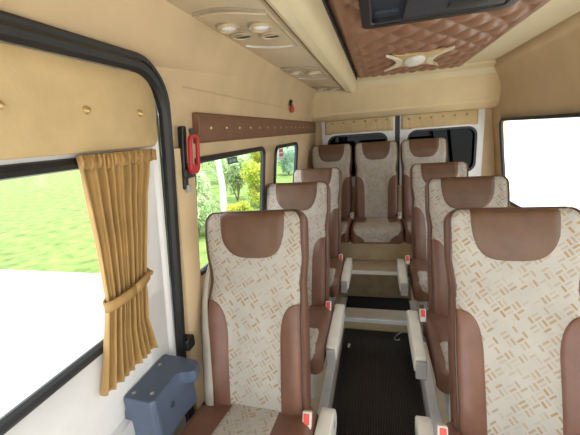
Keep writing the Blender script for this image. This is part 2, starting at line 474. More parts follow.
# ------------------------------------------------------------------ ceiling hatch (black frame with dark blue tray)
HX0, HX1, HY0, HY1 = -.055, .495, .86, 1.585
h = thing('ceiling_hatch', 'black framed hatch with dark navy tray in the quilted brown ceiling', 'hatch', ((HX0+HX1)/2, (HY0+HY1)/2, 1.93))
mb = MB(); ring(mb, rrect(HX0, HX1, HY0, HY1, .045, 8), rrect(HX0+.038, HX1-.038, HY0+.038, HY1-.045, .03, 8), 'z', 1.900, 1.945)
into(h, mb, 'frame', MT['black'], bevel=.006)
mb = MB(); mb.prism(rrect(HX0+.03, HX1-.03, HY0+.03, HY1-.03, .03, 6), 'z', 1.924, 1.930)
into(h, mb, 'tray', MT['navy'], smooth=False)
mb = MB(); mb.box(HX0+.155, HX1-.05, HY0+.06, HY1-.085, 1.896, 1.926)
into(h, mb, 'cover_panel', MT['navy'], bevel=.006)
mb = MB(); mb.box(HX0+.30, HX1-.12, HY1-.20, HY1-.16, 1.888, 1.900)
into(h, mb, 'handle_recess', MT['black'], bevel=.003)
for k in range(4):
    mb = MB(); mb.box(HX0+.05, HX0+.14, HY0+.10+k*.16, HY0+.125+k*.16, 1.912, 1.926)
    into(h, mb, 'rib', MT['navy'], bevel=.003)

# ------------------------------------------------------------------ ceiling lamp medallion
lm = thing('ceiling_lamp', 'white oval ceiling lamp on a gold plate with two ivory crescents', 'ceiling lamp', (.253, 2.60, 1.925))
def local(lmb, name, m, par=lm, **kw): return lmb.build(name, m, par, **kw)
pl = [(-.15, -.26), (-.085, -.215), (0, -.195), (.085, -.215), (.15, -.26), (.135, -.17), (.095, -.08), (.085, 0), (.095, .08), (.135, .17), (.15, .26), (.085, .215), (0, .195), (-.085, .215), (-.15, .26), (-.135, .17), (-.095, .08), (-.085, 0), (-.095, -.08), (-.135, -.17)]
mb = MB(); mb.prism(pl, 'z', -.004, .012); local(mb, 'plate', MT['gold'], bevel=.003)
mb = MB(); rows = []
for s, z in ((1, .002), (1, -.012), (.9, -.020), (.6, -.026), (.2, -.028)):
    rows.append([(.068*s*math.cos(2*PI*k/32), .160*s*math.sin(2*PI*k/32), z) for k in range(32)])
mb.grid(rows, True, cap=True); local(mb, 'lamp_lens', MT['lens'])
for sx in (-1, 1):
    o_, i_ = [], []
    for k in range(25):
        t = -1+2*k/24; px = sx*(.078+.115*t*t); py = .29*t
        o_.append((px, py)); i_.append((px+sx*(.040*(1-t*t)**.8+.003), py))
    mb = MB(); rows = [[(p[0], p[1], .004), (p[0], p[1], -.012), (q_[0], q_[1], -.012), (q_[0], q_[1], .004)] for p, q_ in zip(o_, i_)]
    mb.grid(rows, True, cap=True); local(mb, 'crescent', MT['ivory'], bevel=.002)

# ------------------------------------------------------------------ padded leather rail above the windows
RL0, RL1 = 1.155, 3.66
rail = thing('padded_rail', 'long padded brown leather rail with brass studs above the left windows', 'padded rail', (-.65, 2.4, 1.545))
prof = [(-.69, 1.490), (-.668, 1.490), (-.652, 1.495), (-.646, 1.51), (-.640, 1.545), (-.638, 1.58), (-.642, 1.597), (-.652, 1.603), (-.69, 1.603)]
mb = MB(); mb.prism(prof, 'y', RL0, RL1)
into(rail, mb, 'padding', MT['rail'], bevel=.004, angle=50)
for k in range(17):
    y = RL0+.09+.146*k
    mb = MB(); mb.lathe((-.641, y, 1.546), [(.001, .006), (.004, .005), (.0062, .001), (.0065, -.002)], 'x', 10)
    into(rail, mb, 'stud', MT['brass'])

mb = MB(); mb.tube([(wx(1.685)+.001, y, 1.685) for y in (1.10, 1.8, 2.6, 3.56)], .0035, 6)
struct(mb.build('trim_18', MT['tan']), 'fine welt across the tan wall lining above the leather rail')
# ------------------------------------------------------------------ pillar trim between door and window, door seal
def pillar_rows():
    rows = []
    for k in range(25):
        z = .11+(1.48-.11)*k/24
        y0 = 1.018-.022*max(0, z-.7)/.8; y1 = lerp([(.1, 1.165), (.55, 1.16), (.9, 1.135), (1.48, 1.135)], z); x = wx(z); b = lerp([(.1, .05), (.8, .04), (1.48, .022)], z)
        rows.append([(x-.01, y0, z), (x+b*.7, y0+.006, z), (x+b, y0+.03, z), (x+b, y1-.03, z), (x+b*.75, y1-.008, z), (x-.01, y1, z)])
    return rows
mb = MB(); mb.grid(pillar_rows(), True, cap=True)
struct(mb.build('trim_3', MT['tan'], angle=50), 'tan lined pillar between the sliding door and the window')
path = [p for p in dense(DOOR)]
mb = MB(); mb.tube(on_wall([(p[0]-(.012 if p[0] > .6 else 0), p[1]-(.008 if p[1] > 1.6 else 0)) for p in path], -1, .012), .018, 8, True)
mb.tube(on_wall([(p[0]+(.017 if p[0] > .8 else 0), p[1]+(.014 if p[1] > 1.6 else 0)) for p in path], -1, .004), .012, 8, True)
struct(mb.build('trim_4', MT['rubber']), 'black rubber seal round the sliding door opening')

# sliding door: white inner frame, clear window, latch edge
DX = -.055
DW = rrect(-.18, .80, .96, 1.47, .06)
def door_shell():
    bm = bmesh.new()
    def loop(pts):
        vs = [bm.verts.new((0, p[0], p[1])) for p in pts]
        return [bm.edges.new((vs[i], vs[(i+1) % len(vs)])) for i in range(len(vs))]
    ed = loop(shear(rrect(-.285, .990, .035, 1.710, (.04, .05, .125, .04), 8)))+loop(DW)
    bmesh.ops.triangle_fill(bm, edges=ed, use_beauty=True)
    for z, _ in PROF:
        if 0.04 < z < 1.7: bmesh.ops.bisect_plane(bm, geom=bm.verts[:]+bm.edges[:]+bm.faces[:], plane_co=(0, 0, z), plane_no=(0, 0, 1))
    for v in bm.verts: v.co.x = wx(v.co.z)+DX*.45
    me = bpy.data.meshes.new('door_1'); bm.to_mesh(me); bm.free()
    return struct(link('door_1', me, MT['white'], None, True, solid=.03, offset=0))
door = door_shell()
mb = MB(); mb.tube([(p[0]+DX*.45, p[1], p[2]) for p in on_wall(dense(DW), -1, .01)], .016, 8, True); mb.build('window_seal', MT['rubber'], door)
bm = bmesh.new(); bm.faces.new([bm.verts.new((q_[0]+DX*.45, q_[1], q_[2])) for q_ in on_wall(dense(DW), -1, -.004)]); bmesh.ops.triangulate(bm, faces=bm.faces)
me = bpy.data.meshes.new('pane'); bm.to_mesh(me); bm.free(); link('pane', me, MT['glass'], door, False)
# raised white rib round the rear edge of the door
rib = [(.910-.022*max(0, z-70)/80, z/100) for z in range(40, 158, 4)]
rib += [(.888-.11*(1-math.cos(a*PI/16)), 1.575+.10*math.sin(a*PI/16)) for a in range(0, 9)] + [(.7, 1.675), (.2, 1.675), (-.2, 1.675)]
mb = MB(); mb.tube([(wx(z)+DX*.45+.012, y+.045, z+.012) for y, z in rib], .017, 8); mb.build('door_rib', MT['white'], door)
mb = MB(); mb.box(-.80, -.757, -.2, .88, .60, .66); mb.build('door_rail', MT['alu'], door, bevel=.006)

# padded pelmet board on the sliding door
pb = thing('door_pelmet', 'padded tan board with a button above the curtain on the sliding door', 'pelmet', (-.70, .55, 1.60))
outl = rrect(.10, .928, 1.492, 1.698, (.02, .03, .08, .02), 8)
n = len(outl); cy_, cz_ = .55, 1.59
rows = []
for s, d in ((1, -.030), (1, -.002), (.985, .008), (.95, .012), (.6, .014), (.0, .015)):
    rows.append([(-.664+d+(wx(cz_+(z-cz_)*s)-wx(1.59))*.9, cy_+(y-cy_)*(1-(1-s)*(1 if s < .9 else .35)), cz_+(z-cz_)*s) for y, z in outl])
mb = MB(); mb.grid(rows, True, cap=True); into(pb, mb, 'padded_board', MT['tanpad'], angle=60)
for yb in (.845, .66, .47, .28):
    mb = MB(); mb.lathe((-.652, yb, 1.588), [(.001, .012), (.007, .010), (.010, .003), (.010, -.004)], 'x', 12)
    into(pb, mb, 'button', MT['brass'])

# curtain, gathered by a tie-back
ct = thing('curtain', 'golden tan pleated curtain tied back at the rear edge of the sliding door window', 'curtain', (-.70, .82, .85))
def ct_edges(z):
    hi = lerp([(.83, .825), (.88, .815), (.97, .795), (1.095, .805), (1.13, .808), (1.25, .825), (1.36, .840), (1.44, .865), (1.49, .87)], z)
    lo = lerp([(.83, .60), (.95, .625), (1.095, .65), (1.25, .64), (1.49, .61)], z)
    return lo, hi
rows = []; nyc = 150
for k in range(49):
    z = .835+(1.487-.835)*k/48; lo, hi = ct_edges(z); r = []
    amp = lerp([(.83, .019), (.90, .015), (1.06, .010), (1.095, .006), (1.13, .009), (1.4, .012), (1.45, .010), (1.487, .013)], z)
    for j in range(nyc+1):
        t = j/nyc; ph = 2*PI*(9.0*t+.25*math.sin(3*t+z*2))
        if z < .92: ph += (.92-z)*9*math.sin(17*t)
        x = wx(z)+.018+amp*math.sin(ph)+.004*math.sin(2.3*ph+1)
        drop = .0
        if k == 0: drop = .006*math.sin(ph*1.0)
        r.append((x, lo+(hi-lo)*t+.004*math.cos(ph), z+drop))
    rows.append(r)
mb = MB(); mb.grid(rows); into(ct, mb, 'cloth', MT['curtain'], solid=.003, angle=180)
tie = []
for k in range(25):
    a = 2*PI*k/24; lo, hi = ct_edges(1.10); zz = 1.10
    tie.append((wx(zz)+.02+.026*math.cos(a), (lo+hi)/2+((hi-lo)/2+.012)*math.sin(a), zz+.012*math.sin(a)))
mb = MB(); rows = [[(x, y, z-.014), (x+.002, y, z), (x, y, z+.014)] for x, y, z in tie]; mb.grid(rows)
into(ct, mb, 'tie_back', MT['curtain'], solid=.005)
mb = MB(); mb.lathe((wx(1.1)+.02, .822, 1.108), [(.001, .014), (.008, .011), (.011, 0), (.008, -.011), (.001, -.014)], 'x', 12)
into(ct, mb, 'tie_knob', MT['curtain'])
# gathered heading at the top
mb = MB(); rows = []
for z, a in ((1.452, .006), (1.466, .016), (1.484, .010)):
    r = []
    for j in range(81):
        t = j/80; ph = 2*PI*11*t; r.append((wx(z)+.026+a*math.sin(ph)*.7, .61+(.885-.61)*t+.006*math.cos(ph), z+.004*math.sin(ph*.5)))
    rows.append(r)
mb.grid(rows); into(ct, mb, 'heading', MT['curtain'], solid=.003, angle=180)

# ------------------------------------------------------------------ door lock housing (grey blue box with a pull)
lk = thing('door_lock_housing', 'grey-blue plastic lock housing with a pull lip, on the sliding door edge', 'lock housing', (-.71, .80, .58))
# outline seen from above: body plus a lip at the rear inner corner
top = [(-.775, .690), (-.672, .683), (-.660, .695), (-.661, .805), (-.650, .822), (-.617, .828), (-.606, .842), (-.618, .884), (-.634, .893), (-.70, .902), (-.772, .905)]
low = [(-.785, .690), (-.672, .683), (-.660, .695), (-.661, .805), (-.659, .84), (-.655, .86), (-.652, .875), (-.655, .89), (-.665, .895), (-.70, .902), (-.785, .905)]
rows = []
for z, tb, s in ((.568, 0, .96), (.575, 0, 1), (.66, 0, 1), (.682, .25, 1), (.698, .9, 1), (.705, 1, 1), (.733, 1, 1), (.741, 1, .985), (.744, 1, .96)):
    cxx, cyy = -.715, .795
    rows.append([(cxx+((a[0]*tb+b[0]*(1-tb))-cxx)*s, cyy+((a[1]*tb+b[1]*(1-tb))-cyy)*s, z) for a, b in zip(top, low)])
mb = MB(); mb.grid(rows, True, cap=True); into(lk, mb, 'housing', MT['blue'], angle=35, bevel=.004)
for sx, sy in ((-.750, .712), (-.750, .845), (-.69, .72)):
    mb = MB(); mb.lathe((sx, sy, .744), [(.006, -.003), (.0065, .001), (.004, .003), (.001, .0035)], 'z', 12); into(lk, mb, 'screw', MT['screw'])
mb = MB(); mb.lathe((-.661, .765, .665), [(.011, -.003), (.011, .002), (.009, .003), (.006, .0015), (.001, .001)], 'x', 16); into(lk, mb, 'lock_cap', MT['navy'])

# seal foot where the rubber ends above the housing
mb = MB(); mb.prism(rrect(.975, 1.028, .700, .752, .012, 4), 'x', wx(.72)+.012, wx(.72)+.05)
tag(mb.build('door_buffer', MT['rubber'], bevel=.004), 'small black rubber buffer at the foot of the door seal, above the lock housing', 'buffer')

# ------------------------------------------------------------------ emergency hammer in its holder
def lean(mb):
    mb.v = [(x+wx(z)-wx(1.45), y, z) for x, y, z in mb.v]; return mb
hb = thing('hammer_holder', 'black wall bracket on the pillar beside the rail, holding a red hammer', 'holder', (-.65, 1.09, 1.36))
mb = MB(); mb.prism(rrect(1.028, 1.052, 1.335, 1.553, .008, 4), 'x', wx(1.45)+.015, wx(1.45)+.036); into(hb, lean(mb), 'back_plate', MT['black'], bevel=.003)
mb = MB(); mb.prism(rrect(1.022, 1.092, 1.372, 1.408, .012, 4), 'x', wx(1.45)+.030, wx(1.45)+.043); into(hb, lean(mb), 'clip', MT['black'], bevel=.004)
mb = MB(); mb.box(wx(1.45)+.03, wx(1.45)+.045, 1.036, 1.054, 1.322, 1.350); into(hb, lean(mb), 'lower_tab', MT['grey'], bevel=.003)
eh = thing('emergency_hammer', 'red emergency hammer with an open loop handle, clipped to the pillar', 'hammer', (-.63, 1.12, 1.40))
xh = wx(1.45)+.05
mb = MB(); ring(mb, rrect(1.040, 1.104, 1.385, 1.525, .026, 8), rrect(1.054, 1.090, 1.415, 1.511, .016, 8), 'x', xh-.006, xh+.006); into(eh, lean(mb), 'loop_handle', MT['red'], bevel=.003)
mb = MB(); mb.tube([(xh, 1.062, 1.522), (xh, 1.056, 1.542)], .008, 10); into(eh, lean(mb), 'hammer_head', MT['black'])

# ------------------------------------------------------------------ charm, stickers, litter
ch = thing('hanging_charm', 'small red charm with dark knot hanging on the tan wall below the console', 'charm', (-.64, 2.57, 1.70))
mb = MB(); mb.tube([(-.645, 2.57, 1.775), (-.632, 2.57, 1.755), (-.630, 2.572, 1.735)], .0035, 6); into(ch, mb, 'hook', MT['grey'])
mb = MB(); mb.lathe((-.628, 2.568, 1.735), [(.001, .014), (.012, .008), (.014, 0), (.010, -.010), (.001, -.014)], 'z', 10); mb.lathe((-.628, 2.548, 1.716), [(.001, .016), (.010, .008), (.012, 0), (.008, -.012), (.001, -.018)], 'z', 10); into(ch, mb, 'knot', MT['black'])
mb = MB(); mb.lathe((-.628, 2.578, 1.690), [(.002, .034), (.010, .024), (.018, 0), (.019, -.020), (.012, -.034), (.002, -.036)], 'z', 10); into(ch, mb, 'red_tassel', MT['tag'])
def sticker(y0, y1, z0, z1, m): 
    return [(wx((z0+z1)/2)-.004+(wx(z)-wx((z0+z1)/2)), y, z) for y, z in ((y0, z0), (y1, z0), (y1, z1), (y0, z1))]
st = thing('window_sticker', 'small dark green sticker near the top edge of the large window', 'sticker', (wx(1.39), 1.53, 1.39))
mb = MB(); mb.box(wx(1.39)-.008, wx(1.39)-.006, 1.475, 1.59, 1.378, 1.408); into(st, mb, 'backing', MT['sticker'], smooth=False)
for a, b in ((1.492, 1.524), (1.532, 1.575)):
    mb = MB(); mb.box(wx(1.39)-.006, wx(1.39)-.005, a, b, 1.385, 1.400); into(st, mb, 'print_block', MT['stickpale'], smooth=False)
st = thing('window_sticker', 'red and white sticker in the top corner of the small rear side window', 'sticker', (wx(1.38), 2.42, 1.38))
mb = MB(); mb.box(wx(1.38)-.008, wx(1.38)-.006, 2.345, 2.475, 1.315, 1.398); into(st, mb, 'backing', MT['paper'], smooth=False)
for a, b in ((1.372, 1.392), (1.342, 1.362)):
    mb = MB(); mb.box(wx(1.38)-.006, wx(1.38)-.005, 2.36, 2.46, a, b); into(st, mb, 'red_bar', MT['pink'], smooth=False)

# ------------------------------------------------------------------ floor, platforms, steps
AX0, AX1 = -.262, .242
mb = MB(); mb.box(AX0-.04, AX1+.04, -.6, 3.84, -.06, -.008)
struct(mb.build('floor', MT['vinyl'], smooth=False))
mb = MB(); mb.box(-.80, AX0-.02, -.6, 3.84, -.06, .10); struct(mb.build('floor_left', MT['vinyl'], smooth=False), 'beige raised seat platform left of the aisle')
mb = MB(); mb.box(AX1+.02, 2*MID+.80, -.6, 3.84, -.06, .10); struct(mb.build('floor_right', MT['vinyl'], smooth=False), 'beige raised seat platform right of the aisle')
for n_, (xa, s) in enumerate(((AX0, -1), (AX1, 1))):
    pf = [(xa, -.008), (xa, .098), (xa+s*.004, .104), (xa+s*.048, .104), (xa+s*.050, .100), (xa+s*.02, .100), (xa+s*.02, -.008)]
    mb = MB(); mb.prism(pf, 'y', -.5, 2.60)
    struct(mb.build('trim_%d' % (5+n_), MT['alu'], smooth=False, bevel=.002), 'pale metal edging along the %s side of the aisle' % ('left' if s < 0 else 'right'))
# ribbed mat in the aisle
mb = MB(); pts = []; nr = 30; w = (AX1-AX0-.012)/nr
for k in range(nr):
    x = AX0+.006+k*w
    pts += [(x, .001), (x+w*.40, .001), (x+w*.48, .006), (x+w*.92, .006)]
pts.append((AX1-.006, .001))
mb.prism(pts+[(AX1-.006, -.007), (AX0+.006, -.007)], 'y', -.3, 2.285)
tag(mb.build('rubber_mat', MT['mat'], smooth=False), 'long black ribbed rubber mat along the sunken aisle', 'mat')
# first step: riser, cream tread with bright nosing, then a dark mat
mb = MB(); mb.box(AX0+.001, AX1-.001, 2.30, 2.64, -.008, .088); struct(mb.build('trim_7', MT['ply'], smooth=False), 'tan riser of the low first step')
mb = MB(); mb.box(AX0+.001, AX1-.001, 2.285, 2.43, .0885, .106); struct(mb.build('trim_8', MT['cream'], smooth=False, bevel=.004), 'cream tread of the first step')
mb = MB(); mb.box(AX0+.001, AX1-.001, 2.276, 2.30, .070, .104); struct(mb.build('trim_9', MT['alu'], smooth=False, bevel=.003), 'bright metal nosing of the first step')
mb = MB(); mb.box(AX0+.004, AX1-.004, 2.432, 2.628, .0885, .104); tag(mb.build('step_mat', MT['carpet'], smooth=False, bevel=.003), 'small dark mat lying on the first step, behind its cream tread', 'mat')
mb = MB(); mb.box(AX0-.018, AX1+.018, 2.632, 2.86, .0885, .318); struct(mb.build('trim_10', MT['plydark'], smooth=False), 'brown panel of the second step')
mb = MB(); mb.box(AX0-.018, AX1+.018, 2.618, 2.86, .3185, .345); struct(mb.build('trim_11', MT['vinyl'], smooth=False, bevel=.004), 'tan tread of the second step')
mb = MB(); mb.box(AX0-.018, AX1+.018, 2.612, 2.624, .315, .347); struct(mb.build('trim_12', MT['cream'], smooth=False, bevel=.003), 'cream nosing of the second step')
mb = MB(); mb.box(-.76, 2*MID+.74, 2.862, 3.56, .101, .524); struct(mb.build('trim_13', MT['ply'], smooth=False, bevel=.004), 'tan boxed plinth under the back row of seats')
# litter
mb = MB(); mb.prism([(-.207, 2.045), (-.198, 2.06), (-.203, 2.075), (-.196, 2.085), (-.210, 2.095), (-.216, 2.078), (-.209, 2.068), (-.219, 2.058)], 'z', .007, .010)
tag(mb.build('paper_scrap', MT['paper'], smooth=False), 'tiny white paper scrap lying on the left of the ribbed mat', 'paper scrap')
mb = MB(); mb.tube([(.165, 2.285, .009), (.150, 2.27, .009), (.13, 2.245, .009), (.112, 2.215, .009), (.108, 2.19, .009), (.118, 2.18, .009), (.14, 2.185, .009), (.146, 2.20, .009)], .0022, 6)
tag(mb.build('string', MT['paper']), 'thin white string curled on the ribbed mat near the first step', 'string')

# ------------------------------------------------------------------ passenger seats
LB = .778; A = math.radians(21)
Dv = Vector((0, math.sin(A), math.cos(A))); Nv = Vector((0, -math.cos(A), math.sin(A))); CR = Vector((0, .20, .37))
def bw(v):
    w = lerp([(-.1, .202), (.0, .206), (.25, .209), (.40, .206), (.49, .201), (.585, .212), (.80, .213)], v)
    r = .055
    if v > LB-r: w = w-r+math.sqrt(max(0, r*r-(v-(LB-r))**2))
    return w
def bt(v): return lerp([(-.1, .085), (.3, .082), (.6, .078), (.8, .07)], v)
def relief(u, v):
    q_ = abs(u)/max(.01, bw(min(v, LB-.05)))
    lo = 1-smooth(.36, .50, v)
    h_ = .030*smooth(.40, .85, q_)*lo*smooth(-.05, .1, v)
    h_ += .022*smooth(.35, .95, q_)*smooth(.52, .68, v)
    h_ += .014*smooth(.585, .68, v)*(1-smooth(.5, .75, q_))*(1-smooth(.74, .80, v)*.8)
    h_ += .006*(1-q_*q_)*smooth(0, .2, v)*lo
    return h_
def front(u, v, off=0):
    w = bw(v); T = bt(v); s = min(1, abs(u)/w) if w > 0 else 1
    t = T
    h_ = (t/2)*(max(0, 1-s**5))**(1/5) - t/2 + relief(u, v)
    if v > LB-.03: h_ -= .024*((v-(LB-.03))/.03)**2
    return CR+Dv*v+Vector((u, 0, 0))+Nv*(h_+off)
def back_shell():
    rows = []; n = 56
    vs = [-.10+(LB+.0999)*k/44 for k in range(39)]
    vs = [-.1, -.08, -.04]+[(LB-.065)*i/24 for i in range(0, 25)]+[LB-d for d in (.055, .045, .035, .025, .016, .009, .004, .0005)]
    for v in vs:
        w = bw(v); T = bt(v); row = []
        rnd = .024*((v-(LB-.03))/.03)**2 if v > LB-.03 else 0
        for k in range(n):
            a = 2*PI*k/n; ca, sa = math.cos(a), math.sin(a)
            u = w*math.copysign(abs(ca)**.4, ca); hh = (T/2)*math.copysign(abs(sa)**.4, sa)
            h_ = hh-T/2
            if sa > 0: h_ += relief(u, v)*abs(sa)**.3-rnd
            else: h_ += rnd
            row.append(CR+Dv*v+Vector((u, 0, 0))+Nv*h_)
        rows.append(row)
    mb = MB(); mb.grid(rows, True, cap=True); return mb
def patch(vs, lo, hi, off, nu=14, pad=.004):
    """cloth or leather panel lying on the front of the backrest; edges tucked in"""
    rows, uv = [], []
    m = len(vs)
    for i, v in enumerate(vs):
        a, b = lo(v), hi(v); r, t = [], []
        for j in range(nu+1):
            u = a+(b-a)*j/nu
            e = min(1, (u-a)/.006, (b-u)/.006)
            r.append(front(u, v, -.002+(off+.002)*max(0, e)**.5)); t.append((u, v))
        rows.append(r); uv.append(t)
    mb = MB(); mb.grid(rows, uvs=uv); return mb
def frange(a, b, n): return [a+(b-a)*k/n for k in range(n+1)]
def cush_profile():
    """closed side outline of the cushion in (y, z), starting under the backrest and running along the top, over the nose and back"""
    p = []
    tilt = math.radians(4.5)
    def rot(y, z): return (.21+(y-.21)*math.cos(tilt)+(z-.31)*math.sin(tilt)*0, z+(.21-y)*math.sin(tilt))
    topn = 22
    for k in range(topn+1):
        y = .24-(.24+.21)*k/topn; p.append(rot(y, .372+.010*math.sin(PI*k/topn)))
    for k in range(1, 10):
        a = .5*PI*k/10; p.append(rot(-.21-.055*math.sin(a), .372-.055*(1-math.cos(a))))
    for k in range(8):
        z = .317-.085*k/7; p.append(rot(-.265+.012*k/7, z))
    nf = len(p)
    p.append(rot(-.235, .225)); p.append(rot(.24, .245)); 
    return p, nf
CP, CNF = cush_profile()
CT = [0]
for i in range(1, CNF): CT.append(CT[-1]+math.dist(CP[i], CP[i-1]))
CW = .240
def cpt(i, u, off):
    n = len(CP); a = CP[max(0, i-1)]; b = CP[min(CNF-1, i+1)] if i < CNF else CP[i]
    ty, tz = b[0]-a[0], b[1]-a[1]; l = math.hypot(ty, tz) or 1
    ny_, nz_ = tz/l, -ty/l                       # outward: up on top, forward on the nose
    s = max(0, (abs(u)-(CW-.035))/.035); e = .035*(1-math.sqrt(max(0, 1-min(1, s)**2)))
    e2 = .012*smooth(.55, .9, abs(u)/CW)*(1-s)
    d = off-e+e2
    return (u, CP[i][0]+ny_*d, CP[i][1]+nz_*d)
def cushion_body():
    us = [-CW, -CW+.002, -CW+.008, -CW+.018, -CW+.035]+frange(-CW+.045, CW-.045, 16)+[CW-.035, CW-.018, CW-.008, CW-.002, CW]
    rows = []
    for u in us:
        r = [cpt(i, u, 0) for i in range(CNF)]
        s = max(0, (abs(u)-(CW-.035))/.035); e = .03*(1-math.sqrt(max(0, 1-min(1, s)**2)))
        r += [(u, CP[CNF][0], CP[CNF][1]+e), (u, CP[CNF+1][0], CP[CNF+1][1]+e)]
        rows.append(r)
    mb = MB(); mb.grid(rows, True, cap=True); return mb
def cushion_panel():
    tend = CT[-1]-.012
    def hw(t):
        w = lerp([(0, .100), (.28, .108), (.315, .118), (.332, .15), (.340, .195), (.36, .206), (.505, .206), (.53, .188), (.56, .146), (.59, .116), (.62, .104)], t)
        return w+(CW-.222)*smooth(.30, .35, t)
    rows, uv = [], []
    for i in range(CNF):
        if CT[i] > tend: break
        w = hw(CT[i]); r, t = [], []
        for j in range(21):
            u = -w+2*w*j/20; e = max(0, min(1, (w-abs(u))/.006))
            r.append(cpt(i, u, -.002+.006*e**.5)); t.append((u, -CT[i]))
        rows.append(r); uv.append(t)
    mb = MB(); mb.grid(rows, uvs=uv); return mb
BH = lambda v: bw(v)-.012
def bolster_in(v):
    w = .092
    if v > .24: w = .092*max(0, 1-((v-.24)/.18)**2.6)**(1/2.6)
    return BH(v)-w
def pad_w(v):
    t = (LB-v)/.190
    return .146*max(0.0001, 1-min(1, t)**3.3)**(1/3.3)
shared = {}
def mesh_of(key, fn):
    if key not in shared: shared[key] = fn()
    return shared[key]
def inst(key, fn, name, m, parent, **kw):
    """first use builds the mesh, later uses share it"""
    if key in shared:
        o = shared[key].copy(); C.objects.link(o); o.name = name; o.parent = parent; o.matrix_basis = Matrix.Identity(4); return o
    o = fn().build(name, m, parent, **kw); shared[key] = o; return o
def armrest_mb(s):
    out = [(-.165, .285), (-.155, .278), (.0, .262), (.16, .252), (.25, .256), (.283, .275), (.295, .308), (.288, .340), (.265, .358), (.23, .364), (.10, .363), (-.10, .360), (-.15, .357), (-.165, .345)]
    mb = MB(); xa, xb = (.246, .297) if s > 0 else (-.268, -.324)
    cx = (xa+xb)/2; cy, cz = .065, .31; rows = []
    for t, k in ((-.5, .90), (-.47, .96), (-.38, 1), (.38, 1), (.47, .96), (.5, .90)):
        rows.append([(cx+t*.056-s*.012*smooth(.1, .3, y)*0, cy+(y-cy)*(1-(1-k)*.4), cz+(z-cz)*k) for y, z in out])
    mb.grid(rows, True, cap=True); return mb
def make_seat(kind, label, loc):
    """kind: 'left' / 'right' of the aisle (armrest and buckle on the aisle side), 'back' for the bench row"""
    t = thing('passenger_seat', label, 'seat', loc, 'passenger seats')
    b = inst('shell', back_shell, 'back_shell', MT['leather'], t, angle=60)
    inst('front', lambda: patch(frange(-.02, LB-.09, 26)+[LB-d for d in (.07, .05, .036, .025, .016, .010)], lambda v: -BH(v), BH, .003, 26), 'backrest_panel', MT['fabric'], t, angle=70)
    inst('headpad', lambda: patch(frange(LB-.1897, LB-.16, 10)+frange(LB-.15, LB-.03, 8)+[LB-.022, LB-.014, LB-.008, LB-.004], lambda v: -pad_w(v), pad_w, .007, 16), 'headrest_pad', MT['headleather'], t, angle=70)
    for s in (-1, 1):
        def mk(s=s):
            vs = frange(-.02, .24, 8)+[.27, .30, .33, .36, .38, .395, .405, .412, .417, .4195]
            if s > 0: return patch(vs, bolster_in, BH, .008, 10)
            return patch(vs, lambda v: -BH(v), lambda v: -bolster_in(v), .008, 10)
        inst('bol%d' % s, mk, 'bolster', MT['leather'], t, angle=70)
    def pipe():
        vs = frange(-.02, LB-.06, 30)+[LB-d for d in (.045, .033, .022, .014, .009)]
        L_ = [front(-BH(v)-.002, v, .003) for v in vs]; R_ = [front(BH(v)+.002, v, .003) for v in reversed(vs)]
        mb = MB(); mb.tube(L_+R_, .0042, 6); return mb
    inst('pipe', pipe, 'piping', MT['piping'], t)
    global CW
    CW = .222 if kind == 'back' else .240
    kk = 'b' if kind == 'back' else ''
    inst('cush'+kk, cushion_body, 'cushion', MT['leather'], t, angle=60)
    inst('cpanel'+kk, cushion_panel, 'cushion_panel', MT['fabric'], t, angle=70)
    if kind != 'back':
        s = 1 if kind == 'left' else -1
        def fr():
            mb = MB()
            for yy in (-.15, .15): mb.box(-.20, .20, yy-.015, yy+.015, .195, .236)
            for xx in (-.19, .19): mb.box(xx-.015, xx+.015, -.17, .22, .195, .236)
            return mb
        inst('frame', fr, 'seat_frame', MT['grey'], t, bevel=.003)
        for xx in (-.15, .15):
            inst('leg%g' % xx, lambda: MB().prism([(-.14, .002), (-.10, .002), (-.06, .03), (.06, .03), (.10, .002), (.14, .002), (.14, .012), (.10, .196), (-.10, .196), (-.14, .012)], 'x', xx-.012, xx+.012), 'leg', MT['grey'], t, smooth=False, bevel=.002)
        ar = inst('arm'+kind, lambda: armrest_mb(s), 'armrest', MT['cream'], t, angle=40, bevel=.004)
        ao, ai = (.246, .297) if s > 0 else (-.324, -.268)
        inst('brk'+kind, lambda: MB().box(min(s*.20, ao+.02), max(s*.20, ai-.02), .17, .23, .215, .2505), 'armrest_bracket', MT['grey'], t, bevel=.004)
        inst('end'+kind, lambda: MB().box(ao+.004, ai-.004, -.186, -.166, .262, .350), 'armrest_end', MT['grey'], t, bevel=.004)
        piv = inst('piv'+kind, lambda: MB().lathe((ai if s > 0 else ao, .235, .318), [(.014, -.004), (.014, .003*s), (.009, .004*s), (.001, .004*s)], 'x', 14), 'armrest_pivot', MT['grey'], t)
        bx = .216 if s > 0 else -.250; by, bz = .165, .388
    else:
        s = 1; bx, by, bz = .212, .172, .40
    tilt = Matrix.Translation((bx, by, bz)) @ Matrix.Rotation(math.radians(-28), 4, 'X')
    def buck(a, b_, c, d, e, f_):
        mb = MB(); mb.box(a, b_, c, d, e, f_); mb.v = [tuple(tilt @ Vector(p)) for p in mb.v]; return mb
    bk = inst('buck'+kind, lambda: buck(-.016, .016, -.012, .012, -.035, .034), 'buckle', MT['cream'], t, bevel=.004)
    bk2 = inst('buckb'+kind, lambda: buck(-.011, .011, -.0145, -.0125, -.008, .029), 'buckle_button', MT['grey'] if kind == 'back' else MT['redbtn'], bk, bevel=.001)
